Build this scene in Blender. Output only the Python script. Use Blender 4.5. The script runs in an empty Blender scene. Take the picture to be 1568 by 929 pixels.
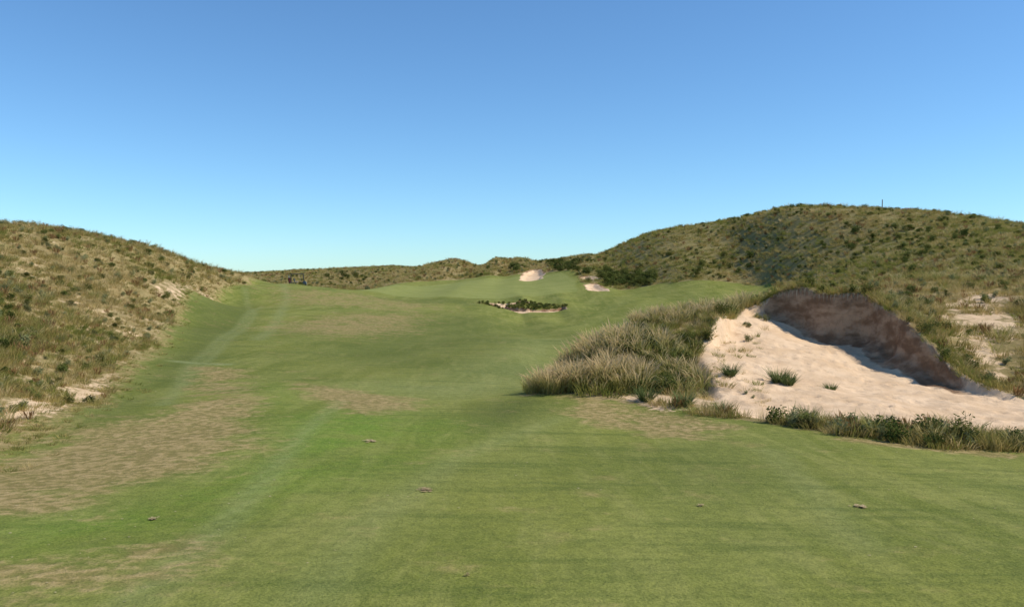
import bpy, math, random, bmesh
import numpy as np
from mathutils import Vector
random.seed(7); rng=np.random.default_rng(7)
scene=bpy.context.scene
F=1270.0; PITCH=math.atan(39.5/F); EYE=2.6   # eye height above the turf at the camera
cp,sp=math.cos(PITCH),math.sin(PITCH)
# ---- survey helpers: bearing/declination + distance -> world point ----
def ray(px,py):
    u=(px-784)/F; v=(464.5-py)/F
    return np.array([u, cp+v*sp, v*cp-sp])
def P(px,py,d):
    r=ray(px,py); t=d/r[1]
    return (r[0]*t, d, r[2]*t)
ctl=[]
def A(*rows):
    for r in rows: ctl.append(P(*r))
def W(*rows):
    for r in rows: ctl.append(r)
# foreground turf
A((-500,929,6.0),(0,929,6.2),(400,929,6.3),(784,929,6.4),(1200,929,6.4),(1568,929,6.4),(2100,929,6.4),
  (0,800,9.3),(400,800,9.5),(784,800,9.6),(1200,800,9.7),(1568,800,9.8),(2000,780,10.5),
  (300,700,13.8),(550,700,14.0),(784,700,14.2),(1200,700,14.5),(1568,712,14.6),
  (200,640,18.8),(500,640,18.8),(784,640,19.5),(940,655,18.6),(1090,648,19.3),(1200,656,18.4),(1440,684,16.4),(1568,692,16),(1800,700,15.6),
  (300,610,22.5),(550,600,25),(784,595,27),(350,560,33),(550,555,37),(784,550,40),
  (400,520,45),(600,520,52),(800,520,55),(900,510,60),(450,480,68),(650,485,76),(840,492,84),
  (600,462,92),(450,450,90),(400,435,98),(740,466,96),(700,474,88),(860,484,90),(860,460,101),(800,484,90.5),(920,472,94),(980,458,100),(800,457,101.5),
  (600,447,110),(700,440,120),(800,448,115),(850,440,122),(880,450,112),(650,434,135),(760,427,143),(790,420,150),(545,443,108),(500,440,107),(450,435,106),
  (730,425,147),(700,428,147),(740,412,172),(775,410,172),(810,408,168),
  (600,436,125),(600,425,170),(600,410,230),(450,430,200),(450,414,330),(540,407,320),(400,416,300),(620,411,240),(700,398,200),(760,396,190),(800,398,186),
  (840,400,180),(880,393,175),(895,391,172),(815,421,149))
W((-24.5,130,-3.6),(-38,135,-4),(-30,160,-3),(-10,300,1),(10,300,0),(40,300,0),(-60,160,-3.5),(-100,100,0),(-140,300,-1))
# right hill
A((960,376,155),(1000,361,150),(1050,357,142),(1100,353,138),(1150,341,132),(1200,324,126),(1250,318,122),(1320,318,116),(1400,324,110),(1480,333,103),
  (1530,342,97),(1568,346,95),(1800,362,90),(960,412,135),(950,441,120),(1010,431,118),(1100,427,112),(1180,434,105),(1100,392,125),(1250,422,92),
  (1170,378,118),(1190,405,108),(1130,372,128),
  (1250,372,106),(1350,402,80),(1400,362,92),(1480,392,68),(1500,352,88),(1568,402,55),(1568,372,72),(1568,442,40),(1500,472,34),(1568,520,28),(1560,592,24.3),
  (1440,440,42),(1380,432,46),(1060,449,100),(1750,520,25),(1750,600,22))
W((20,230,0),(60,200,1),(100,200,2),(120,150,2),(150,100,2),(80,40,1))
# dune left of the bunker
A((808,604,24.0),(860,592,25.2),(900,564,27),(950,534,28),(1000,506,29.5),(1080,478,32),(1150,470,34.2),(1200,461,35.2),(1300,452,35.5),
  (950,606,23),(1000,596,23.6),(1000,628,21.3),(1050,565,26.6),(1050,622,21.4),(1070,548,27),(1135,486,32.6),
  (1180,464,34.2),(1260,449,32.8),(1320,458,31.3),(1378,485,28.9),(1440,545,26.3),(1520,590,24.1))
W((3.2,37,-4.0),(4.5,45,-4.1),(8.5,47,-4),(12.8,56,-3.8),(18.7,66,-3.3),(24.6,76,-2.5),(13.6,80,-3.6),(22,56,-1.6),(1.2,30,-3.75))
# left hill
A((0,680,16),(100,615,22),(180,570,29),(240,535,38),(275,495,52),(330,460,78),(375,434,98),(0,600,20),(0,500,30),(0,420,42),(0,349,55),
  (100,520,32),(100,430,46),(100,362,60),(200,480,44),(200,420,56),(200,384,66),(280,440,64),(285,409,78),(330,421,88),(365,419,99),
  (-300,315,45),(-300,500,22),(-300,700,13))
W((-49,82,1),(-43.7,97,0),(-42,112,-2),(-41,127,-3),(-100,60,3))
W((0,0,-2.6),(-8,0,-2.5),(8,0,-2.6),(0,-20,-2.6),(-40,-20,0),(40,-20,-1),(-25,5,-.5),(25,5,-2))
ctl=np.array(ctl)
S=10.0
def wrp(x,y): return np.arcsinh(x/S),np.arcsinh(y/S)
def tps_fit(c,lam=2e-4):
    a,b=wrp(c[:,0],c[:,1]); n=len(a)
    r2=(a[:,None]-a)**2+(b[:,None]-b)**2
    K=.5*r2*np.log(r2+1e-12)+lam*np.eye(n)
    Pm=np.c_[np.ones(n),a,b]
    M=np.block([[K,Pm],[Pm.T,np.zeros((3,3))]])
    w=np.linalg.solve(M,np.r_[c[:,2],0,0,0])
    def ev(x,y):
        aa,bb=wrp(x,y); out=w[n]+w[n+1]*aa+w[n+2]*bb
        for i in range(n):
            r=(aa-a[i])**2+(bb-b[i])**2
            out=out+w[i]*.5*r*np.log(r+1e-12)
        return out
    return ev
T1=rng.random((256,256))
def vn(x,y,o=0):
    x=x+o*17.3; y=y+o*9.1
    xi=np.floor(x).astype(int); yi=np.floor(y).astype(int); fx=x-xi; fy=y-yi
    fx=fx*fx*(3-2*fx); fy=fy*fy*(3-2*fy)
    g=lambda i,j:T1[(xi+i)&255,(yi+j)&255]
    return (g(0,0)*(1-fx)+g(1,0)*fx)*(1-fy)+(g(0,1)*(1-fx)+g(1,1)*fx)*fy
def fbm(x,y,o=0,k=4):
    s=0;a=.5
    for i in range(k):
        s=s+a*(vn(x*2**i,y*2**i,o+i)-.5); a*=.5
    return s
def sdist(poly,x,y):
    """signed distance, positive inside"""
    poly=np.array([(p[0],p[1]) for p in poly]); n=len(poly)
    d=np.full(x.shape,1e9); ins=np.zeros(x.shape,bool)
    for i in range(n):
        x0,y0=poly[i]; x1,y1=poly[(i+1)%n]
        ex,ey=x1-x0,y1-y0
        t=np.clip(((x-x0)*ex+(y-y0)*ey)/(ex*ex+ey*ey+1e-12),0,1)
        d=np.minimum(d,(x-x0-t*ex)**2+(y-y0-t*ey)**2)
        if abs(y1-y0)>1e-9:
            c=((y0>y)!=(y1>y))&(x<(x1-x0)*(y-y0)/(y1-y0)+x0)
            ins^=c
    return np.where(ins,1,-1)*np.sqrt(d)
def ldist(line,x,y):
    d=np.full(x.shape,1e9)
    for i in range(len(line)-1):
        x0,y0=line[i][:2]; x1,y1=line[i+1][:2]; ex,ey=x1-x0,y1-y0
        t=np.clip(((x-x0)*ex+(y-y0)*ey)/(ex*ex+ey*ey+1e-12),0,1)
        d=np.minimum(d,(x-x0-t*ex)**2+(y-y0-t*ey)**2)
    return np.sqrt(d)
sm=lambda t:(lambda c:c*c*(3-2*c))(np.clip(t,0,1))
# ---- grid lines ----
def lines(segs,g,end):
    out=[segs[0][0]]
    for a,b,h in segs:
        n=int(round((b-a)/h)); out+=list(np.linspace(a,b,n+1)[1:])
    h=segs[-1][2]
    while out[-1]<end:
        h=max(h,out[-1]*g) if h*1.06>out[-1]*g else h*1.06
        out.append(out[-1]+h)
    return out
xr=lines([(0,4,.2),(4,22,.10),(22,60,.4)],.03,4000); xl=lines([(0,22,.2),(22,60,.4)],.03,4000)
X=np.array([-v for v in xl[::-1]][:-1]+xr)
Y=np.array([-300,-200,-120,-80,-55]+list(lines([(-40,0,1.0),(0,12,.2),(12,18,.15),(18,36,.09),(36,60,.25),(60,90,.4),(90,102,.2),(102,160,.35)],.02,5000)))
gx,gy=np.meshgrid(X,Y)
ground=tps_fit(ctl)
zt=ground(gx,gy)
R=np.hypot(gx,gy)
plain=-3+9*fbm(gx/260,gy/260,3,4)+2.0*fbm(gx/60,gy/60,5,3)
zt=np.clip(zt,-7,14)
k=sm((R-260)/140); zt=zt*(1-k)+plain*k
kb=sm((-gy-5)/25); zt=zt*(1-kb)+(-2.6)*kb
# ---- regions ----
w_=lambda *r:[P(*q)[:2] for q in r]
roughL=[(-15,-60),(-14,8)]+w_((-80,755,13.0),(0,686,15.8),(60,652,18.4),(110,630,21.0),(165,596,25.4),(180,568,29.4),(238,534,39),(262,500,50),(285,470,66),(335,452,82),(378,432,98),(385,428,104))+[(-38,125),(-60,200),(-400,300),(-400,-60)]
roughB=[(-34,104)]+w_((385,430,105),(470,440,109),(545,445,111),(580,439,124),(640,433,137),(700,427,146),(780,420,150),(835,428,148),(880,428,142),(890,442,124),(950,446,118),(1010,432,117),(1040,427,113),(1130,426,110),(1190,436,104),(1150,440,85))+[(60,60),(400,60),(5000,5000),(-5000,5000),(-400,200)]
roughR=w_((806,606,23.8),(870,606,23.8),(930,612,22.6),(965,618,22),(1000,626,21.3),(1050,630,21),(1100,642,19.9),(1215,652,18.6),(1300,664,17.6),(1440,680,16.5),(1568,690,16.0),(1800,700,15.4))+[(60,10),(400,0),(400,80),(40,110)]+w_((1190,436,100),(1160,440,75),(1120,450,58),(1040,470,44),(960,500,36),(880,560,30.5),(830,595,26.5))
bunk=w_((1142,478,34.0),(1066,546,27.2),(1086,592,23.3),(1108,636,20.5),(1210,650,19.1),(1350,655,18.6),(1568,655,18.4),(1780,660,18),(1800,640,21.5),(1568,612,22.9),(1512,597,23.8),(1440,565,25.9),(1378,525,28.3),(1315,500,30.9),(1255,480,32.4),(1192,470,34.0))
gb=w_((730,463,98),(770,461,99.5),(820,460,100),(862,466,97.5),(868,478,94),(830,482,92.2),(795,482,92),(760,473,95))
greenp=w_((548,446,108),(620,452,105),(720,455,104),(850,450,112),(885,446,116),(880,436,128),(860,427,142),(790,424,146),(700,430,138),(620,436,126),(575,441,117))
sL=sdist(roughL,gx,gy); sB=sdist(roughB,gx,gy); sR=sdist(roughR,gx,gy)
sRough=np.maximum(np.maximum(sL,sB),sR)
inr=sm(sRough/3)
zt=zt+inr*(1.0*fbm(gx/9,gy/9,2,3)+.45*fbm(gx/2.2,gy/2.2,4,3))*.75*(1-.65*sm((gy-120)/50))
zt=zt+(1-inr)*(.10*fbm(gx/6,gy/6,8,2)+.5*fbm(gx/22,gy/22,9,2)*sm((gy-22)/20)*sm((130-gy)/20))
def samp(arr,x,y):
    fi=np.interp(x,X,np.arange(len(X))); fj=np.interp(y,Y,np.arange(len(Y)))
    i=np.clip(fi.astype(int),0,len(X)-2); j=np.clip(fj.astype(int),0,len(Y)-2); a=fi-i; b=fj-j
    return (arr[j,i]*(1-a)+arr[j,i+1]*a)*(1-b)+(arr[j+1,i]*(1-a)+arr[j+1,i+1]*a)*b
dd=np.concatenate([np.arange(4,60,.1),np.arange(60,260,.4)])
def hit(px,py):
    r=ray(px,py); t=dd/r[1]
    below=r[2]*t<samp(zt,r[0]*t,dd)
    i=int(np.argmax(below)) if below.any() else len(dd)-1
    return (r[0]*t[i],dd[i])
H=lambda *q:[hit(*p) for p in q]
# main bunker
fl=[P(*q) for q in ((1075,550,26.5),(1100,600,22.8),(1120,640,20.3),(1215,650,19.1),(1350,656,18.7),(1500,652,19),(1568,645,19.3),(1700,650,19),
 (1150,479,33.5),(1190,494,33),(1250,522,31.3),(1310,540,29.7),(1370,567,27.1),(1430,593,25.0),(1510,607,23.2),(1568,620,22.3),(1200,580,25),(1300,600,23.8),(1150,530,29))]
floor=tps_fit(np.array(fl),1e-3)
sb=sdist(bunk,gx,gy)
m=sb>-2.5
zf=np.zeros(gx.shape); zf[m]=floor(gx[m],gy[m])+.42*fbm(gx[m]/2.2,gy[m]/2.2,6,4)+.12*fbm(gx[m]/.5,gy[m]/.5,26,2)
# footprints: scattered shallow dimples across the sand
fr_rng=np.random.default_rng(11)
for fx,fy in zip(fr_rng.uniform(5,16,260),fr_rng.uniform(19,33,260)):
    i0,i1=np.searchsorted(X,(fx-.35,fx+.35)); j0,j1=np.searchsorted(Y,(fy-.35,fy+.35))
    g2=((gx[j0:j1,i0:i1]-fx)**2+(gy[j0:j1,i0:i1]-fy)**2)
    zf[j0:j1,i0:i1]+=-.055*np.exp(-g2/.012)+.025*np.exp(-(np.sqrt(g2)-.2)**2/.006)
d0=np.where(m,zt-zf,0)
scal=sm((d0-.2)/.6)
sb=sb+.20*fbm(gx/.9,gy/.9,11,3)+scal*1.7*fbm(gx/2.6,gy/2.6,15,2)
m=m&(sb>-1.2)
blend=sm(sb/.24)
drop=np.where(m,zt-zf,0)
rimz=np.where((sb>-1.3)&(drop>.3),.34*sm((sb+1.3)/1.1)*(.5+vn(gx/1.0,gy/1.0,19))*sm((drop-.3)/.4),0)*m
z=np.where(m,(zt+rimz)*(1-blend)+zf*blend,zt)
talus=np.where(m&(sb>0),.32*np.exp(-((sb-.2)/.32)**2)*sm((drop-.4)/.8)*(.2+1.5*vn(gx/.7,gy/.7,16)),0)
z=z+talus*blend
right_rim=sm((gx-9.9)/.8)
wall_shade=np.where(m,right_rim*sm((drop-.2)/.35)*sm((sb+.03)/.06)*sm((.85-sb+1.0*fbm(gx/1.1,gy/1.1,17,3))/.45),0)  # earth face, plus painted shade carried onto the sand at its foot
sandm=sb.copy()
# green-side bunker
sg=sdist(gb,gx,gy)+.8*fbm(gx/2,gy/2,12,3)
icx=P(822,0,96)[0]
isl=((gx-icx)/3.3)**2+((gy-97.0)/1.9)**2+1.2*fbm(gx/1.2,gy/1.2,13,3)
fz=-4.22+.10*(gy-92)
fz=fz+.95*sm((1.2-isl)/.4)
bl=sm(sg/.45); drop2=z-fz
z=z*(1-bl)+np.minimum(fz,z)*bl
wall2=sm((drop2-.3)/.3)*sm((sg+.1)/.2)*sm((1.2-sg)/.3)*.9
wall_shade=np.maximum(wall_shade,wall2)
wall_shade=np.maximum(wall_shade,sm((1.4-isl)/.2)*sm((isl-.85)/.2)*sm(sg/.3)*.9)
sandm=np.maximum(sandm,np.minimum(sg,(isl-1.1)*1.2))
ub=[H((795,429),(806,431),(830,427),(834,418),(829,412),(814,413),(800,419)),H((886,425),(896,423),(913,424),(916,428),(900,430)),H((894,436),(912,434),(928,441),(936,446),(916,446),(899,445))]
for pol in ub:
    s=sdist(pol,gx,gy)+.8*fbm(gx/2,gy/2,14,3)
    z=z-.45*sm(s/1.0); sandm=np.maximum(sandm,s)
    wall_shade=np.maximum(wall_shade,.8*sm((s+.3)/.3)*sm((.45-s)/.3)*(vn(gx/1.5,gy/1.5,18)>.45)*(gy>np.mean([p[1] for p in pol])))
zt=z
near=(gy<150)&(gy>3)&(np.abs(gx)<70)
def pm(poly,w):
    o=np.zeros(gx.shape); o[near]=np.clip(.5+sdist(poly,gx[near],gy[near])/(2*w),0,1); return o
def lm(line,w):
    o=np.zeros(gx.shape); o[near]=sm(1-ldist(line,gx[near],gy[near])/w); return o
dry=np.maximum.reduce([
 1.0*pm(H((0,705),(60,680),(190,650),(330,605),(400,600),(392,650),(376,690),(290,726),(150,742),(145,775),(60,785),(0,790),(-200,800),(-200,760)),1.1),
 .95*pm(H((445,586),(520,594),(600,606),(645,620),(580,632),(520,624),(470,604)),.9),
 .85*pm(H((868,606),(960,620),(1100,645),(1180,655),(1060,672),(960,660),(880,645)),.7),
 .9*pm(H((1290,668),(1568,697),(1568,706),(1290,676)),.25),
 .85*pm(H((300,560),(370,565),(380,600),(300,606)),1.0),
 .65*pm(H((380,500),(520,480),(660,480),(640,510),(500,520)),3),
 .7*pm(H((-100,860),(120,850),(330,815),(300,870),(120,925),(-100,960)),.8),
 .55*pm(H((400,440),(560,450),(700,470),(640,480),(430,470)),4),
 .7*sm((sRough+1.3)/1.3)*(sRough<0.6)*(sL>-3)])
pale=np.maximum.reduce([
 lm(H((540,600),(480,650),(420,715),(370,775),(290,850),(200,925)),.34)*.5,
 lm(H((405,430),(440,452),(425,490),(395,520)),.8)*.55,
 lm(H((400,470),(350,510),(290,560),(250,620)),.45)*.5,
 lm(H((375,440),(390,480),(340,530),(270,600)),.4)*.5,
 lm(H((270,553),(345,558)),.6),
 pm(H((560,590),(700,582),(760,560),(830,520),(850,545),(800,590),(700,606),(590,604)),2.5)*.6,
 lm(H((860,640),(700,700),(560,800),(480,929)),.5)*.25,
 lm(H((1180,690),(1240,750),(1330,840)),.5)*.25])
deep=np.maximum.reduce([
 pm(H((285,462),(380,440),(400,480),(350,530),(280,590),(220,600),(200,640),(60,680),(180,610),(240,545)),1.2)*1.0,
 pm(H((720,620),(805,606),(860,615),(820,640),(740,660)),.8)*1.0,
 pm(H((560,480),(700,480),(800,500),(810,520),(720,560),(520,570),(430,540),(470,500)),5)*.75,
 pm(H((560,453),(730,458),(730,468),(560,456)),1.5)*.6,
 pm(H((880,690),(1050,680),(1300,730),(1100,760),(950,740)),1.5)*.45])
lush=np.maximum.reduce([
 pm(H((400,640),(560,625),(700,650),(600,700),(430,760),(300,790),(0,860),(0,800),(200,780),(380,720)),1.5)*.9,
 pm(H((400,590),(440,585),(470,620),(400,640)),.8)*.6])
grn=pm(greenp,.8)
blow=np.maximum.reduce([
 pm(H((1440,450),(1568,440),(1568,600),(1520,585),(1450,520),(1430,480)),1.5)*.9,
 pm(H((225,435),(300,440),(325,455),(270,462),(235,450)),2)*.95,
 pm(H((60,600),(170,570),(180,590),(110,630),(30,655),(-40,690),(-60,640)),.8)*.95,
 pm(H((1100,500),(1150,470),(1190,480),(1160,520),(1090,560),(1070,540)),.8)*.8,
 pm(H((930,600),(1100,610),(1110,640),(1000,628)),.5)*.9,
 sm((-gx-5)/3)*(sL>0)*.45*sm((70-gy)/30)*(gy>0)])
# ---- terrain mesh ----
nv=gx.size; ny,nx=gx.shape
co=np.stack([gx,gy,zt+EYE],-1).reshape(-1,3).astype(np.float32)
me=bpy.data.meshes.new('terrain')
idx=np.arange(nv).reshape(ny,nx)
q=np.stack([idx[:-1,:-1],idx[:-1,1:],idx[1:,1:],idx[1:,:-1]],-1).reshape(-1,4)
me.vertices.add(nv); me.vertices.foreach_set('co',co.ravel())
me.loops.add(q.size); me.loops.foreach_set('vertex_index',q.ravel().astype(np.int32))
me.polygons.add(len(q)); me.polygons.foreach_set('loop_start',np.arange(0,q.size,4,dtype=np.int32))
me.polygons.foreach_set('use_smooth',np.ones(len(q),bool))
me.update(calc_edges=True)
def attr(mesh,n,v,t='FLOAT'):
    a=mesh.attributes.new(n,t,'POINT'); a.data.foreach_set('vector' if t=='FLOAT_VECTOR' else 'value',v)
attr(me,'m_rough',np.clip(.5+sRough/1.6,0,1).ravel().astype(np.float32))
attr(me,'m_sand',np.clip(.5+sandm/.8,0,1).ravel().astype(np.float32))
for n,v in (('m_wall_shade',wall_shade),('m_dry',dry),('m_pale',pale),('m_deep',deep),('m_green',grn),('m_blow',blow),('m_lush',lush),('m_east',sm((gx-5)/10)*sm((gy-45)/20))):
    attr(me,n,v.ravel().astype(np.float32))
terr=bpy.data.objects.new('terrain',me); scene.collection.objects.link(terr)

# ---- node helper ----
class NT:
    def __init__(s,mat): 
        mat.use_nodes=True; s.t=mat.node_tree; s.t.nodes.clear()
    def n(s,ty,**kw):
        nd=s.t.nodes.new(ty)
        for k_,v in kw.items():
            if k_=='i':
                for a,b in v.items():
                    if isinstance(b,bpy.types.NodeSocket): s.t.links.new(b,nd.inputs[a])
                    else: nd.inputs[a].default_value=b
            else: setattr(nd,k_,v)
        return nd
    def at(s,name): return s.n('ShaderNodeAttribute',attribute_name=name).outputs['Fac']
    def noise(s,vec,sc,det=4,ro=.6,dist=0):
        return s.n('ShaderNodeTexNoise',i={'Vector':vec,'Scale':sc,'Detail':det,'Roughness':ro,'Distortion':dist}).outputs['Fac']
    def mix(s,f,a,b):
        nd=s.t.nodes.new('ShaderNodeMix'); nd.data_type='RGBA'
        for so,v in ((nd.inputs[0],f),(nd.inputs[6],a),(nd.inputs[7],b)):
            if isinstance(v,bpy.types.NodeSocket): s.t.links.new(v,so)
            elif isinstance(v,tuple): so.default_value=(*v,1)
            else: so.default_value=v
        return nd.outputs[2]
    def m(s,op,a,b=0.0,c=0.0):
        nd=s.t.nodes.new('ShaderNodeMath'); nd.operation=op
        for i,v in enumerate((a,b,c)):
            if isinstance(v,bpy.types.NodeSocket): s.t.links.new(v,nd.inputs[i])
            else: nd.inputs[i].default_value=v
        return nd.outputs[0]
    def ss(s,v,lo,hi):
        nd=s.n('ShaderNodeMapRange',interpolation_type='SMOOTHSTEP',i={0:v,1:lo,2:hi,3:0.0,4:1.0}); return nd.outputs[0]
mat=bpy.data.materials.new('terrain_ground'); N=NT(mat)
pos=N.n('ShaderNodeNewGeometry').outputs['Position']
def mp(sc,rot=0): return N.n('ShaderNodeMapping',i={'Vector':pos,'Scale':sc,'Rotation':(0,0,rot)}).outputs[0]
n_big=N.noise(pos,.16,3,.6); n_mid=N.noise(pos,.9,4,.65); n_sm=N.noise(pos,5,4,.7); n_fine=N.noise(pos,38,3,.7)
n_str=N.noise(mp((1.6,.22,1),.35),1.0,5,.62,.4); n_str2=N.noise(mp((.3,1.7,1),-.12),1.0,5,.6,.3)
t=N.mix(N.ss(n_big,.35,.65),(.125,.150,.026),(.190,.202,.041))
# mower passes: alternating ~2 m wide bands running up the hole
rx=N.n('ShaderNodeSeparateXYZ',i={0:mp((1,1,1),.30)}).outputs[0]
ph=N.m('ADD',N.m('MULTIPLY',rx,1.55),N.m('MULTIPLY',n_big,5.0))
stripe=N.ss(N.m('SINE',ph),-.5,.5)
t=N.mix(N.m('MULTIPLY',N.m('MULTIPLY',stripe,n_mid),.55),t,(.250,.260,.075))
t=N.mix(N.m('MULTIPLY',N.ss(n_str,.46,.66),.65),t,(.250,.250,.070))
t=N.mix(N.m('MULTIPLY',N.ss(n_str2,.48,.68),.6),t,(.080,.110,.020))
t=N.mix(N.m('MULTIPLY',N.ss(n_mid,.55,.72),.5),t,(.27,.235,.075))
t=N.mix(N.m('MULTIPLY',N.at('m_lush'),N.m('MULTIPLY_ADD',N.ss(n_mid,.35,.65),.6,.35)),t,(.110,.205,.018))
gs=N.mix(N.ss(n_str2,.4,.6),(.20,.225,.058),(.265,.28,.09))
t=N.mix(N.m('MULTIPLY',N.ss(N.at('m_green'),.3,.7),.9),t,gs)
t=N.mix(N.m('MULTIPLY',N.at('m_deep'),N.m('MULTIPLY_ADD',n_mid,.8,.3)),t,(.062,.084,.018))
t=N.mix(N.m('MULTIPLY',N.at('m_pale'),N.m('MULTIPLY_ADD',n_sm,1.0,.1)),t,(.25,.28,.13))
dr=N.ss(N.m('ADD',N.at('m_dry'),N.m('ADD',N.m('MULTIPLY',N.m('SUBTRACT',n_mid,.5),2.1),N.m('MULTIPLY',N.m('SUBTRACT',n_sm,.5),.9))),.22,.85)
dryc=N.mix(N.ss(n_sm,.4,.65),(.255,.185,.074),(.41,.29,.148))
dryc=N.mix(N.m('MULTIPLY',N.ss(n_mid,.5,.62),.3),dryc,(.20,.17,.05))
t=N.mix(N.m('MULTIPLY',N.ss(n_fine,.42,.72),.38),t,(.29,.28,.085))
t=N.mix(N.m('MULTIPLY',dr,.82),t,dryc)
t=N.mix(N.m('MULTIPLY',N.ss(n_fine,.52,.28),.5),t,(.045,.060,.014))
t=N.mix(N.m('MULTIPLY',N.ss(n_sm,.56,.4),.25),t,(.06,.08,.02))
r=N.mix(N.ss(n_mid,.35,.65),(.205,.160,.066),(.33,.25,.118))
r=N.mix(N.m('MULTIPLY',N.ss(n_sm,.45,.7),.4),r,(.15,.14,.045))
r=N.mix(N.m('MULTIPLY',N.at('m_east'),.5),r,(.15,.14,.048))
r=N.mix(N.m('MULTIPLY',N.ss(n_fine,.5,.7),.3),r,(.38,.30,.16))
bw=N.ss(N.m('ADD',N.at('m_blow'),N.m('ADD',N.m('MULTIPLY',N.m('SUBTRACT',n_mid,.5),1.5),N.m('MULTIPLY',N.m('SUBTRACT',n_sm,.5),1.4))),.5,.72)
sandc=N.mix(N.ss(n_mid,.35,.65),(.57,.40,.25),(.68,.495,.325))
sandc=N.mix(N.m('MULTIPLY',N.ss(n_sm,.52,.75),.5),sandc,(.42,.275,.16))
r=N.mix(N.m('MULTIPLY',bw,.8),r,sandc)
rm=N.ss(N.m('ADD',N.at('m_rough'),N.m('ADD',N.m('MULTIPLY',N.m('SUBTRACT',n_mid,.5),.9),N.m('MULTIPLY',N.m('SUBTRACT',n_sm,.5),.9))),.42,.58)
c=N.mix(rm,t,r)
sm_=N.ss(N.m('ADD',N.at('m_sand'),N.m('MULTIPLY',N.m('SUBTRACT',n_sm,.5),.5)),.44,.56)
c=N.mix(sm_,c,sandc)
dirt_shade=N.mix(N.ss(N.noise(mp((1,1,2.0)),1.0,3,.6),.38,.66),(.22,.125,.068),(.44,.29,.175))  # soil of the bunker faces, also toned as shadowed sand below them
dirt_shade=N.mix(N.m('MULTIPLY',N.ss(n_sm,.5,.65),.25),dirt_shade,(.11,.062,.036))
c=N.mix(N.ss(N.m('ADD',N.at('m_wall_shade'),N.m('MULTIPLY',N.m('SUBTRACT',n_sm,.5),.5)),.3,.7),c,dirt_shade)
hgt=N.m('ADD',N.m('MULTIPLY',n_fine,.012),N.m('MULTIPLY',n_sm,.05))
bmp=N.n('ShaderNodeBump',i={'Strength':.8,'Distance':1.0,'Height':hgt})
b=N.n('ShaderNodeBsdfPrincipled',i={'Base Color':c,'Roughness':.95,'Specular IOR Level':.08,'Normal':bmp.outputs[0]})
N.n('ShaderNodeOutputMaterial',i={0:b.outputs[0]})
me.materials.append(mat)

# ---- plant materials ----
def plant_mat(name,cols,trans=.35,zgrad=None):
    m_=bpy.data.materials.new(name); n=NT(m_)
    oi=n.n('ShaderNodeObjectInfo').outputs['Random']
    gr=n.n('ShaderNodeNewGeometry').outputs['Random Per Island']
    rp=n.n('ShaderNodeValToRGB',i={0:n.m('ADD',n.m('MULTIPLY',oi,.65),n.m('MULTIPLY',gr,.35))})
    e=rp.color_ramp.elements
    while len(e)<len(cols): e.new(.5)
    for i,cc in enumerate(cols): e[i].position=i/(len(cols)-1); e[i].color=(*cc,1)
    col=rp.outputs[0]
    if zgrad:
        tc=n.n('ShaderNodeTexCoord').outputs['Object']; zz=n.n('ShaderNodeSeparateXYZ',i={0:tc}).outputs[2]
        col=n.mix(n.ss(zz,0.18,.62),col,zgrad)
    d=n.n('ShaderNodeBsdfDiffuse',i={'Color':col})
    tr=n.n('ShaderNodeBsdfTranslucent',i={'Color':col})
    mx=n.n('ShaderNodeMixShader',i={0:trans,1:d.outputs[0],2:tr.outputs[0]})
    n.n('ShaderNodeOutputMaterial',i={0:mx.outputs[0]}); return m_
M_olive=plant_mat('olive_grass',[(.14,.17,.034),(.24,.245,.060),(.35,.30,.09)],.4)
M_straw=plant_mat('straw_grass',[(.42,.32,.13),(.54,.41,.19),(.64,.50,.26)],.4)
M_mix=plant_mat('curing_grass',[(.23,.20,.06),(.37,.295,.10),(.49,.37,.15)],.4)
M_tall=plant_mat('tall_seed_grass',[(.20,.23,.06),(.34,.32,.10),(.46,.37,.16)],.45,(.66,.48,.27))
M_shrub=plant_mat('shrub_leaves',[(.06,.085,.02),(.11,.13,.034),(.17,.17,.05)],.3)
M_sage=plant_mat('sage_leaves',[(.17,.19,.08),(.27,.27,.13)],.3)
M_rust=plant_mat('rust_forb',[(.22,.125,.05),(.34,.21,.095)],.3)
M_yucca=plant_mat('yucca_leaves',[(.09,.12,.038),(.16,.20,.07),(.29,.29,.12)],.2)
def mesh_from(name,V,Fc,mt):
    m_=bpy.data.meshes.new(name); m_.from_pydata(V,[],Fc); m_.materials.append(mt); m_.update(); return m_
def blades(n,rad,h,w,lean,droop,V=None,Fc=None,head=False):
    V=[] if V is None else V; Fc=[] if Fc is None else Fc
    for i in range(n):
        a=random.uniform(0,6.283); rr=rad*math.sqrt(random.random())
        bx,by=rr*math.cos(a),rr*math.sin(a)
        a2=a+random.uniform(-.9,.9); hh=h*random.uniform(.45,1.0)
        ln=lean*random.uniform(.2,1.2); dr_=droop*random.uniform(.3,1.2)
        wa=random.uniform(0,3.14); wx,wy=math.cos(wa),math.sin(wa); ww=w*random.uniform(.6,1.2)
        s0=len(V); ts=(0,.4,.75,1)
        for t_ in ts:
            out=hh*(ln*t_+dr_*t_**2.5); z_=hh*(t_-.45*dr_*t_**3)
            k_=ww*(1-t_**1.7)*.5+ (ww*.9 if head and t_==.75 else 0)
            cx,cy=bx+math.cos(a2)*out,by+math.sin(a2)*out
            if t_<1: V.append((cx-wx*k_,cy-wy*k_,z_)); V.append((cx+wx*k_,cy+wy*k_,z_))
            else: V.append((cx,cy,z_))
        Fc+= [(s0,s0+1,s0+3,s0+2),(s0+2,s0+3,s0+5,s0+4),(s0+4,s0+5,s0+6)]
    return V,Fc
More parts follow.
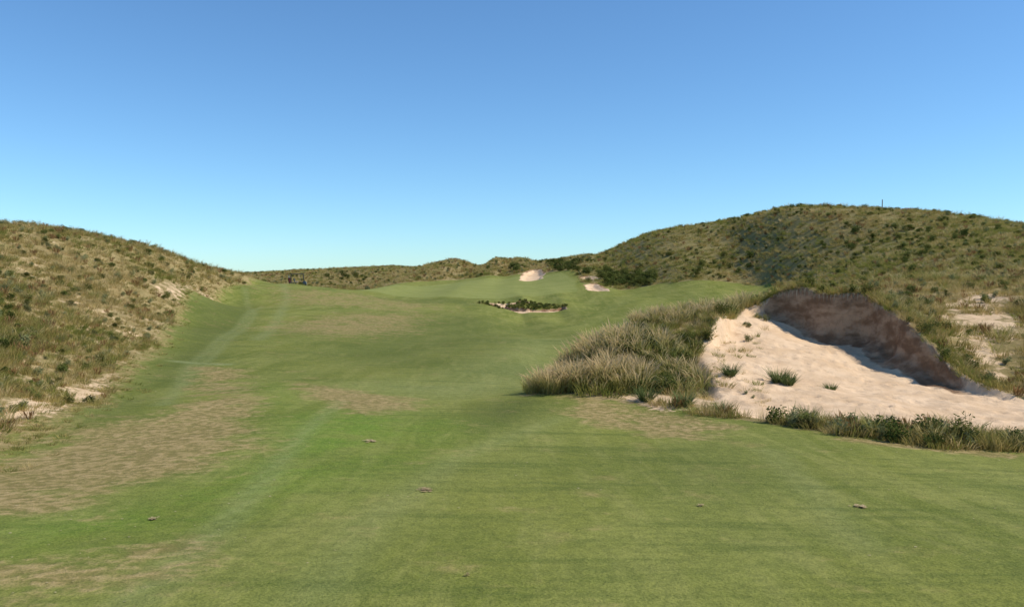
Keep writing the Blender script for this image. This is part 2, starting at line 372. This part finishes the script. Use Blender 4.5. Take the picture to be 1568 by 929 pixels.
def bush(n,rx,h,leaf):
    V=[];Fc=[]
    lob=[(random.uniform(-.5,.5)*rx,random.uniform(-.5,.5)*rx,random.uniform(.3,.7)*h,random.uniform(.35,.6)*rx) for _ in range(7)]
    for i in range(n):
        lx,ly,lz,lr=random.choice(lob)
        d=Vector((random.gauss(0,1),random.gauss(0,1),random.gauss(0,1))).normalized()*lr*random.random()**.4
        c_=Vector((lx,ly,lz))+Vector((d.x,d.y,d.z*h/rx*.8)); c_.z=max(c_.z,.02)
        u=Vector((random.gauss(0,1),random.gauss(0,1),random.gauss(0,.7))).normalized(); v=u.orthogonal().normalized()
        s=leaf*random.uniform(.5,1.3); s0=len(V)
        V+= [tuple(c_-u*s),tuple(c_+v*s*.45),tuple(c_+u*s),tuple(c_-v*s*.45)]; Fc.append((s0,s0+1,s0+2,s0+3))
    for i in range(14):
        s0=len(V); a=random.uniform(0,6.28); r_=rx*.6
        V+= [(0,0,0),(.015,0,0),(math.cos(a)*r_,math.sin(a)*r_,h*.8)]; Fc.append((s0,s0+1,s0+2))
    return V,Fc
lib=bpy.data.collections.new('grass_kinds')
def kind(name,VF,mt):
    o=bpy.data.objects.new(name,mesh_from(name,VF[0],VF[1],mt)); lib.objects.link(o)
kind('k00_olive',blades(60,.26,.36,.018,.5,.5),M_olive)
kind('k01_olive',blades(50,.30,.25,.020,.65,.6),M_olive)
kind('k02_mix',blades(60,.26,.38,.017,.45,.5),M_mix)
kind('k03_mix',blades(50,.28,.27,.018,.55,.5),M_mix)
kind('k04_straw',blades(50,.18,.46,.012,.35,.5),M_straw)
kind('k05_straw',blades(45,.24,.28,.015,.5,.6),M_straw)
kind('k06_tall',blades(60,.22,.75,.009,.22,.40,head=True),M_tall)
kind('k07_tall',blades(44,.16,.62,.009,.26,.45,head=True),M_tall)
kind('k08_shrub',bush(420,.45,.5,.05),M_shrub)
kind('k09_shrub',bush(380,.35,.6,.05),M_shrub)
kind('k10_sage',bush(300,.28,.35,.035),M_sage)
kind('k11_rust',blades(45,.12,.45,.014,.35,.2,head=True),M_rust)
# ---- scatter ----
def gn_scatter(name,pts,kd,rot,scl):
    m_=bpy.data.meshes.new(name); n=len(pts); m_.vertices.add(n); m_.vertices.foreach_set('co',pts.astype(np.float32).ravel())
    attr(m_,'kind',kd.astype(np.int32),'INT'); attr(m_,'rot',rot.astype(np.float32).ravel(),'FLOAT_VECTOR'); attr(m_,'scl',scl.astype(np.float32).ravel(),'FLOAT_VECTOR')
    o=bpy.data.objects.new(name,m_); scene.collection.objects.link(o)
    g=bpy.data.node_groups.new(name+'_gn','GeometryNodeTree')
    g.interface.new_socket('Geometry',in_out='INPUT',socket_type='NodeSocketGeometry'); g.interface.new_socket('Geometry',in_out='OUTPUT',socket_type='NodeSocketGeometry')
    gi=g.nodes.new('NodeGroupInput'); go=g.nodes.new('NodeGroupOutput')
    ci=g.nodes.new('GeometryNodeCollectionInfo'); ci.inputs['Collection'].default_value=lib; ci.inputs['Separate Children'].default_value=True; ci.inputs['Reset Children'].default_value=True
    ip=g.nodes.new('GeometryNodeInstanceOnPoints'); ip.inputs['Pick Instance'].default_value=True
    def na(nm,ty):
        a=g.nodes.new('GeometryNodeInputNamedAttribute'); a.data_type=ty; a.inputs['Name'].default_value=nm
        return next(s for s in a.outputs if s.enabled and s.name=='Attribute')
    L=g.links.new
    L(gi.outputs[0],ip.inputs['Points']); L(ci.outputs[0],ip.inputs['Instance']); L(na('kind','INT'),ip.inputs['Instance Index'])
    L(na('rot','FLOAT_VECTOR'),ip.inputs['Rotation']); L(na('scl','FLOAT_VECTOR'),ip.inputs['Scale']); L(ip.outputs[0],go.inputs[0])
    md=o.modifiers.new('scatter','NODES'); md.node_group=g; return o
def make(name,x,y,kd,s,hs=None,tilt=.12):
    n=len(x); z_=samp(zt,x,y)+EYE-.02
    hs=np.ones(n) if hs is None else hs
    rot=np.c_[rng.normal(0,tilt,n),rng.normal(0,tilt,n),rng.uniform(0,6.28,n)]
    return gn_scatter(name,np.c_[x,y,z_],kd,rot,np.c_[s,s,s*hs])
Nn=180000
u=rng.uniform(-.82,.82,Nn); e=.6
d=(12**e+rng.random(Nn)*(330**e-12**e))**(1/e)
x=u*d; y=d
sr=samp(sRough,x,y); sd_=samp(sandm,x,y); bwv=samp(blow,x,y)
clump=vn(x/1.6,y/1.6,21)*.6+vn(x/.6,y/.6,22)*.4
pk=np.where(bwv>.5,np.clip(.8-bwv*.55,0,1)*(clump>.42),.45+.9*clump)
keep=(sr+1.2*(vn(x/1.2,y/1.2,24)-.5)>.1)&(sd_<-.12)&(rng.random(Nn)<pk)
x,y,clump,sr,bwv=x[keep],y[keep],clump[keep],sr[keep],bwv[keep]; n=len(x)
zone=vn(x/7,y/7,30)*.6+vn(x/2.5,y/2.5,31)*.4
rr=rng.random(n)+ (zone-.5)*1.1
right=(x>8)&(y>60)
rr=np.where(right,rr-.12,rr); rr=np.where(x<-5,rr+.07,rr)
kd=np.select([rr<.14,rr<.36,rr<.58,rr<.82,rr<.95],[0,1,2,3,5],4)
q2=rng.random(n)
kd=np.where(q2<.02+.015*right,8,kd); kd=np.where((q2>.05)&(q2<.065+.01*right),9,kd); kd=np.where((q2>.08)&(q2<.11),10,kd); kd=np.where((q2>.12)&(q2<.15),11,kd)
fr=(q2>.15)&(q2<.19); kd=np.where(fr,7,kd)
dune=sdist(w_((800,606,23.5),(930,612,22.3),(1060,600,22.5),(1075,550,26.7),(1140,480,33.8),(1190,470,35),(1170,440,37),(1000,480,34),(860,560,29)),x,y)
q3=rng.random(n)
patch=vn(x/1.5,y/1.5,33)
west=np.clip((6.5-x)/4,0,1)
pt=np.clip(.10+.42*west+.7*(patch-.5),0,1)
kd=np.where((dune>-.2)&(q3<pt),6,kd); kd=np.where((dune>-.2)&(q3>=pt)&(q3<pt+.14),7,kd)
kd=np.where((dune>-.2)&(patch<.35)&(q3>.75),9,kd); kd=np.where((dune>-.2)&(patch<.55)&(q3>.4)&(q3<.72),0,kd)
s=rng.uniform(.55,1.15,n)*(.7+.5*clump)*(1+np.clip((y-40)/130,0,.7))
s=np.where((kd==8)|(kd==9),s*.7,s)
s=np.where(dune>-.2,s*(.70+.85*vn(x/1.3,y/1.3,34)),s)
s=np.where((x<0)&(y<45)&(sr<2.5),s*.75,s)
hs=np.where(kd<6,rng.uniform(.8,1.35,n),1.0)
make('prairie_grass',x,y,kd,s,hs)
def along(poly,step,jit):
    px_,py_=[],[]
    for (x0,y0),(x1,y1) in zip(poly[:-1],poly[1:]):
        L_=math.hypot(x1-x0,y1-y0); k_=max(1,int(L_/step)); t_=rng.random(k_)
        px_+=list(x0+(x1-x0)*t_); py_+=list(y0+(y1-y0)*t_)
    return np.array(px_)+rng.normal(0,jit,len(px_)),np.array(py_)+rng.normal(0,jit,len(py_))
# short stubble creeping from the rough into the turf margin on the left
k_=26000; u=rng.uniform(-.75,-.2,k_); y=(10**.7+rng.random(k_)*(95**.7-10**.7))**(1/.7); x=u*y
sv=samp(sL,x,y); ok=(sv>-1.2)&(sv<.4)&(rng.random(k_)<np.clip(1+sv/1.2,0,1)*vn(x/.8,y/.8,60)); x,y=x[ok],y[ok]
make('margin_stubble',x,y,rng.choice([1,3,5],len(x),p=[.4,.4,.2]),rng.uniform(.2,.5,len(x))*(1+y/120))
# rim grass along the bunker lips, hanging over the broken edge
k_=15000; x=rng.uniform(5,22,k_); y=rng.uniform(20,37,k_); sv=samp(sb,x,y); dv=samp(drop,x,y)
ok=(sv>-.60)&(sv<-.02)&(dv>.15); x,y=x[ok],y[ok]
make('rim_grass',x,y,rng.choice([0,1,2,3,4,9,5],len(x),p=[.22,.19,.2,.15,.11,.03,.10]),rng.uniform(.4,.95,len(x)),tilt=.35)
# sparse tufts in the sand on the west slope of the bunker
k_=900; x=rng.uniform(5,12,k_); y=rng.uniform(19.5,35,k_); sv=samp(sb,x,y)
ok=(sv>0)&(sv<1.5)&(samp(wall_shade,x,y)<.1)&(x<.30*y+.2)&(vn(x/.7,y/.7,61)>.48)&(rng.random(k_)<.7); x,y=x[ok],y[ok]
make('bunker_edge_tufts',x,y,rng.choice([0,1,2,3,5,10],len(x)),rng.uniform(.3,.8,len(x)),tilt=.2)
# strip of plants on the front lip
fr_=w_((1222,640,19.2),(1290,655,18.3),(1380,665,17.4),(1470,672,16.9),(1580,685,16.4),(1800,692,16))
x,y=along(fr_,.017,.27)
gap=vn(x/.5,y/.5,55)>.26; x,y=x[gap],y[gap]
make('bunker_lip_grass',x,y,rng.choice([0,1,2,3,5,10,9,4],len(x),p=[.30,.13,.22,.1,.07,.10,.02,.06]),rng.uniform(.5,1.15,len(x)),tilt=.25)
# green-side bunker fringe and far shrubs
gl=gb+[gb[0]]
x,y=along(gl,.08,.3); ok=(samp(sg,x,y)<.2)&((y>95.5)|(x<-1)); x,y=x[ok],y[ok]
x2=rng.uniform(-3,8,1600); y2=rng.uniform(93,99.5,1600); ok=(samp(isl,x2,y2)<1.05)&(samp(sg,x2,y2)>0); x=np.r_[x,x2[ok]]; y=np.r_[y,y2[ok]]
make('greenside_fringe_grass',x,y,rng.choice([0,1,2,9,8],len(x),p=[.37,.3,.08,.15,.10]),rng.uniform(.35,.7,len(x)))
pts=[]
for (a,b_,c0,c1,k_) in ((928,1003,421,438,80),(838,885,402,416,40),(786,800,410,416,8),(895,930,418,428,16),(500,560,418,432,12),(1060,1150,395,425,10),(1280,1500,350,420,26)):
    pts+= [hit(rng.uniform(a,b_),rng.uniform(c0,c1)) for _ in range(k_)]
pts=np.array(pts); sx,sy=pts[:,0],pts[:,1]; ok=(samp(sandm,sx,sy)<-.3)&(samp(sRough,sx,sy)>-.3)&(sy<255)
sx,sy=sx[ok],sy[ok]
make('dune_shrubs',sx,sy,rng.choice([8,9],len(sx)),rng.uniform(1.3,2.5,len(sx))*np.clip(sy/130,.4,1))

# ---- yuccas ----
def yucca(px,py,s):
    V,Fc=blades(150,.13,.58*s,.026*s,.8,.15)
    V,Fc=blades(60,.12,.45*s,.026*s,1.6,.1,V,Fc)
    V,Fc=blades(30,.12,.72*s,.012*s,.35,.4,V,Fc)
    o=bpy.data.objects.new('yucca_plant',mesh_from('yucca_plant',V,Fc,M_yucca)); scene.collection.objects.link(o)
    xx,d=hit(px,py); o.location=(xx,d,float(samp(zt,np.array([xx]),np.array([d]))[0])+EYE-.03); o.rotation_euler[2]=random.uniform(0,6)
for q in ((1118,578,.85),(1192,586,.95),(1207,590,.8),(990,614,.9),(1048,622,.85),(1105,632,.7),(1272,596,.45),(1020,588,.8),(1238,642,.7),(1350,668,.75)): yucca(*q)

# ---- loose clippings and divots on the turf ----
M_bit=plant_mat('clippings',[(.20,.17,.08),(.34,.28,.15),(.45,.38,.24)],0)
V=[];Fc=[]
ux=rng.uniform(-.75,.75,1500); uy=(5**.8+rng.random(1500)*(45**.8-5**.8))**(1/.8); bx=ux*uy; by=uy
ok=(samp(sRough,bx,by)<.2)&((vn(bx/2,by/2,40)>.6)|(bx<-2.5)); bx,by=bx[ok],by[ok]; bz=samp(zt,bx,by)+EYE
for xx,yy,zz in zip(bx,by,bz):
    s=random.uniform(.003,.010)*(1+yy/30); a=random.uniform(0,6.28); s0=len(V); nn=5
    for i in range(nn):
        r_=s*random.uniform(.5,1.3); V.append((xx+math.cos(a+i*6.28/nn)*r_*1.6,yy+math.sin(a+i*6.28/nn)*r_,zz+.006+random.uniform(0,.006)))
    Fc.append(tuple(range(s0,s0+nn)))
o=bpy.data.objects.new('loose_clippings',mesh_from('loose_clippings',V,Fc,M_bit)); scene.collection.objects.link(o)
M_div=plant_mat('divot_soil',[(.26,.19,.10),(.48,.37,.22)],0)
for (px_,py_,w,l) in ((650,752,.11,.19),(1318,777,.10,.10),(1072,776,.06,.05),(235,797,.06,.06),(568,676,.12,.12),(715,882,.04,.03)):
    hx,hy=hit(px_,py_); V=[];Fc=[]
    for j in range(50):
        ox,oy=random.gauss(0,w*.42),random.gauss(0,l*.42); s0=len(V); nn=7; r0=random.uniform(.07,.24)*min(w,l)
        for i in range(nn):
            a=i*6.283/nn; r_=r0*random.uniform(.6,1.3); xx=hx+ox+math.cos(a)*r_*1.3; yy=hy+oy+math.sin(a)*r_
            V.append((xx,yy,float(samp(zt,np.array([xx]),np.array([yy]))[0])+EYE+.005+j*.0005))
        Fc.append(tuple(range(s0,s0+nn)))
    o=bpy.data.objects.new('divot',mesh_from('divot',V,Fc,M_div)); scene.collection.objects.link(o)

# ---- simple hard-surface helpers ----
def pmat(name,c_,ro=.5,me_=0,sc=20,var=.15):
    m_=bpy.data.materials.new(name); n=NT(m_); tc=n.n('ShaderNodeTexCoord').outputs['Object']
    col=n.mix(n.noise(tc,sc),tuple(v*(1-var) for v in c_),tuple(min(1,v*(1+var)) for v in c_))
    b_=n.n('ShaderNodeBsdfPrincipled',i={'Base Color':col,'Roughness':ro,'Metallic':me_}); n.n('ShaderNodeOutputMaterial',i={0:b_.outputs[0]}); return m_
M_blk=pmat('black_plastic',(.015,.015,.017),.4); M_body=pmat('cart_body_paint',(.03,.045,.05),.25); M_roof=pmat('cart_roof',(.05,.05,.055),.4)
M_tyre=pmat('tyre_rubber',(.02,.02,.02),.8); M_rim=pmat('wheel_rim',(.5,.5,.52),.3,.8); M_seat=pmat('seat_vinyl',(.35,.30,.22),.6); M_wood=pmat('weathered_wood',(.16,.12,.09),.9)
M_bag=pmat('bag_fabric',(.12,.02,.02),.8)
def box(name,par,loc,dim,mt,bev=.03,rot=(0,0,0),taper=None):
    bm=bmesh.new(); bmesh.ops.create_cube(bm,size=1)
    for v in bm.verts:
        if taper and v.co.z>0: v.co.x*=taper[0]; v.co.y*=taper[1]
        v.co.x*=dim[0]; v.co.y*=dim[1]; v.co.z*=dim[2]
    bmesh.ops.bevel(bm,geom=bm.edges[:],offset=bev,segments=2,affect='EDGES')
    m_=bpy.data.meshes.new(name); bm.to_mesh(m_); bm.free(); m_.materials.append(mt)
    o=bpy.data.objects.new(name,m_); scene.collection.objects.link(o); o.parent=par; o.location=loc; o.rotation_euler=rot; return o
def cyl(name,par,p0,p1,r0,mt,r1=None,seg=16):
    p0,p1=Vector(p0),Vector(p1); bm=bmesh.new(); bmesh.ops.create_cone(bm,cap_ends=True,segments=seg,radius1=r0,radius2=r0 if r1 is None else r1,depth=(p1-p0).length)
    m_=bpy.data.meshes.new(name); bm.to_mesh(m_); bm.free(); m_.materials.append(mt)
    o=bpy.data.objects.new(name,m_); scene.collection.objects.link(o); o.parent=par; o.location=(p0+p1)/2
    o.rotation_mode='QUATERNION'; o.rotation_quaternion=(p1-p0).to_track_quat('Z','Y'); return o
def gz(x_,y_): return float(samp(zt,np.array([x_]),np.array([y_]))[0])+EYE
# the cart stands just over the brow of the fairway
cart=bpy.data.objects.new('golf_cart',None); scene.collection.objects.link(cart)
u_=(456-784)/F; ys=np.arange(60,118,.5); sl_=samp(zt,u_*ys,ys)/ys; imax=int(np.argmax(sl_))
cy_=ys[imax]
while cy_<150 and (sl_[imax]*cy_-samp(zt,np.array([u_*cy_]),np.array([cy_]))[0])<.45: cy_+=.5
cx_=u_*cy_
cart.location=(cx_,cy_,gz(cx_,cy_)); cart.rotation_euler=(0,0,math.radians(10))
box('chassis',cart,(0,0,.38),(2.3,1.15,.18),M_blk,.05)
box('front_cowl',cart,(.88,0,.68),(.62,1.1,.5),M_body,.1,(0,0,0),(.6,.9))
box('rear_body',cart,(-.62,0,.6),(.9,1.12,.32),M_body,.08)
box('seat',cart,(-.18,0,.78),(.5,1.05,.14),M_seat,.05); box('backrest',cart,(-.45,0,1.05),(.1,1.05,.42),M_blk,.04,(0,-.15,0))
box('roof',cart,(-.05,0,1.86),(1.75,1.15,.09),M_roof,.03)
for i,(ax,ay) in enumerate(((.75,.5),(.75,-.5),(-.8,.5),(-.8,-.5))):
    cyl('strut_%d'%i,cart,(ax+.1*(1 if ax>0 else -1),ay,.75),(ax-.05,ay,1.84),.03,M_blk)
    cyl('wheel_%d'%i,cart,(ax,ay-.09,.23),(ax,ay+.09,.23),.23,M_tyre,seg=24); cyl('hub_%d'%i,cart,(ax,ay-.095,.23),(ax,ay+.095,.23),.11,M_rim,seg=20)
cyl('steering_column',cart,(.6,.28,.8),(.3,.28,1.15),.02,M_blk); cyl('steering_wheel',cart,(.31,.28,1.14),(.28,.28,1.17),.17,M_blk,seg=24)
for i,yy in enumerate((.27,-.27)):
    cyl('golf_bag_%d'%i,cart,(-.98,yy,.55),(-1.12,yy,1.35),.14,M_bag if i else M_blk,.16)
    for j in range(5): cyl('club_%d_%d'%(i,j),cart,(-1.12,yy+.04*(j-2),1.3),(-1.16,yy+.05*(j-2),1.55+.03*j),.012,M_rim,seg=6)
px_=(1349-784)/F*114; pz=gz(px_,114)
post=bpy.data.objects.new('wooden_post',None); scene.collection.objects.link(post); post.location=(px_,114,pz)
cyl('shaft',post,(0,0,-.2),(.02,0,1.35),.07,M_wood,.055); cyl('cap',post,(.02,0,1.35),(.02,0,1.40),.06,M_wood,.03)

# ---- light ----
AZ=math.radians(97); EL=math.radians(47)
w=bpy.data.worlds.new('World'); scene.world=w; w.use_nodes=True; nt=w.node_tree; nt.nodes.clear()
sk=nt.nodes.new('ShaderNodeTexSky'); sk.sky_type='NISHITA'; sk.sun_disc=False; sk.sun_elevation=EL; sk.sun_rotation=AZ; sk.altitude=900; sk.air_density=1.0; sk.dust_density=.25; sk.ozone_density=1.6
tint=nt.nodes.new('ShaderNodeMix'); tint.data_type='RGBA'; tint.blend_type='MULTIPLY'; tint.inputs[0].default_value=1; tint.inputs[7].default_value=(.72,1.06,1.30,1)
bg=nt.nodes.new('ShaderNodeBackground'); bg.inputs[1].default_value=.122; out=nt.nodes.new('ShaderNodeOutputWorld')
nt.links.new(sk.outputs[0],tint.inputs[6]); nt.links.new(tint.outputs[2],bg.inputs[0]); nt.links.new(bg.outputs[0],out.inputs[0])
sl=bpy.data.lights.new('sun','SUN'); sl.energy=5.0; sl.angle=math.radians(.5); sl.color=(1,.93,.80)
so=bpy.data.objects.new('sun',sl); scene.collection.objects.link(so)
v=Vector((math.cos(EL)*math.sin(AZ),math.cos(EL)*math.cos(AZ),math.sin(EL))); so.rotation_euler=v.to_track_quat('Z','Y').to_euler()
cam=bpy.data.cameras.new('camera'); co_=bpy.data.objects.new('camera',cam); scene.collection.objects.link(co_); scene.camera=co_
cam.sensor_width=36; cam.lens=36*F/1568; cam.clip_end=12000; cam.clip_start=.1
co_.location=(0,0,EYE); co_.rotation_euler=(math.radians(90)-PITCH,0,0)
scene.view_settings.view_transform='Standard'; scene.view_settings.look='None'; scene.view_settings.exposure=0
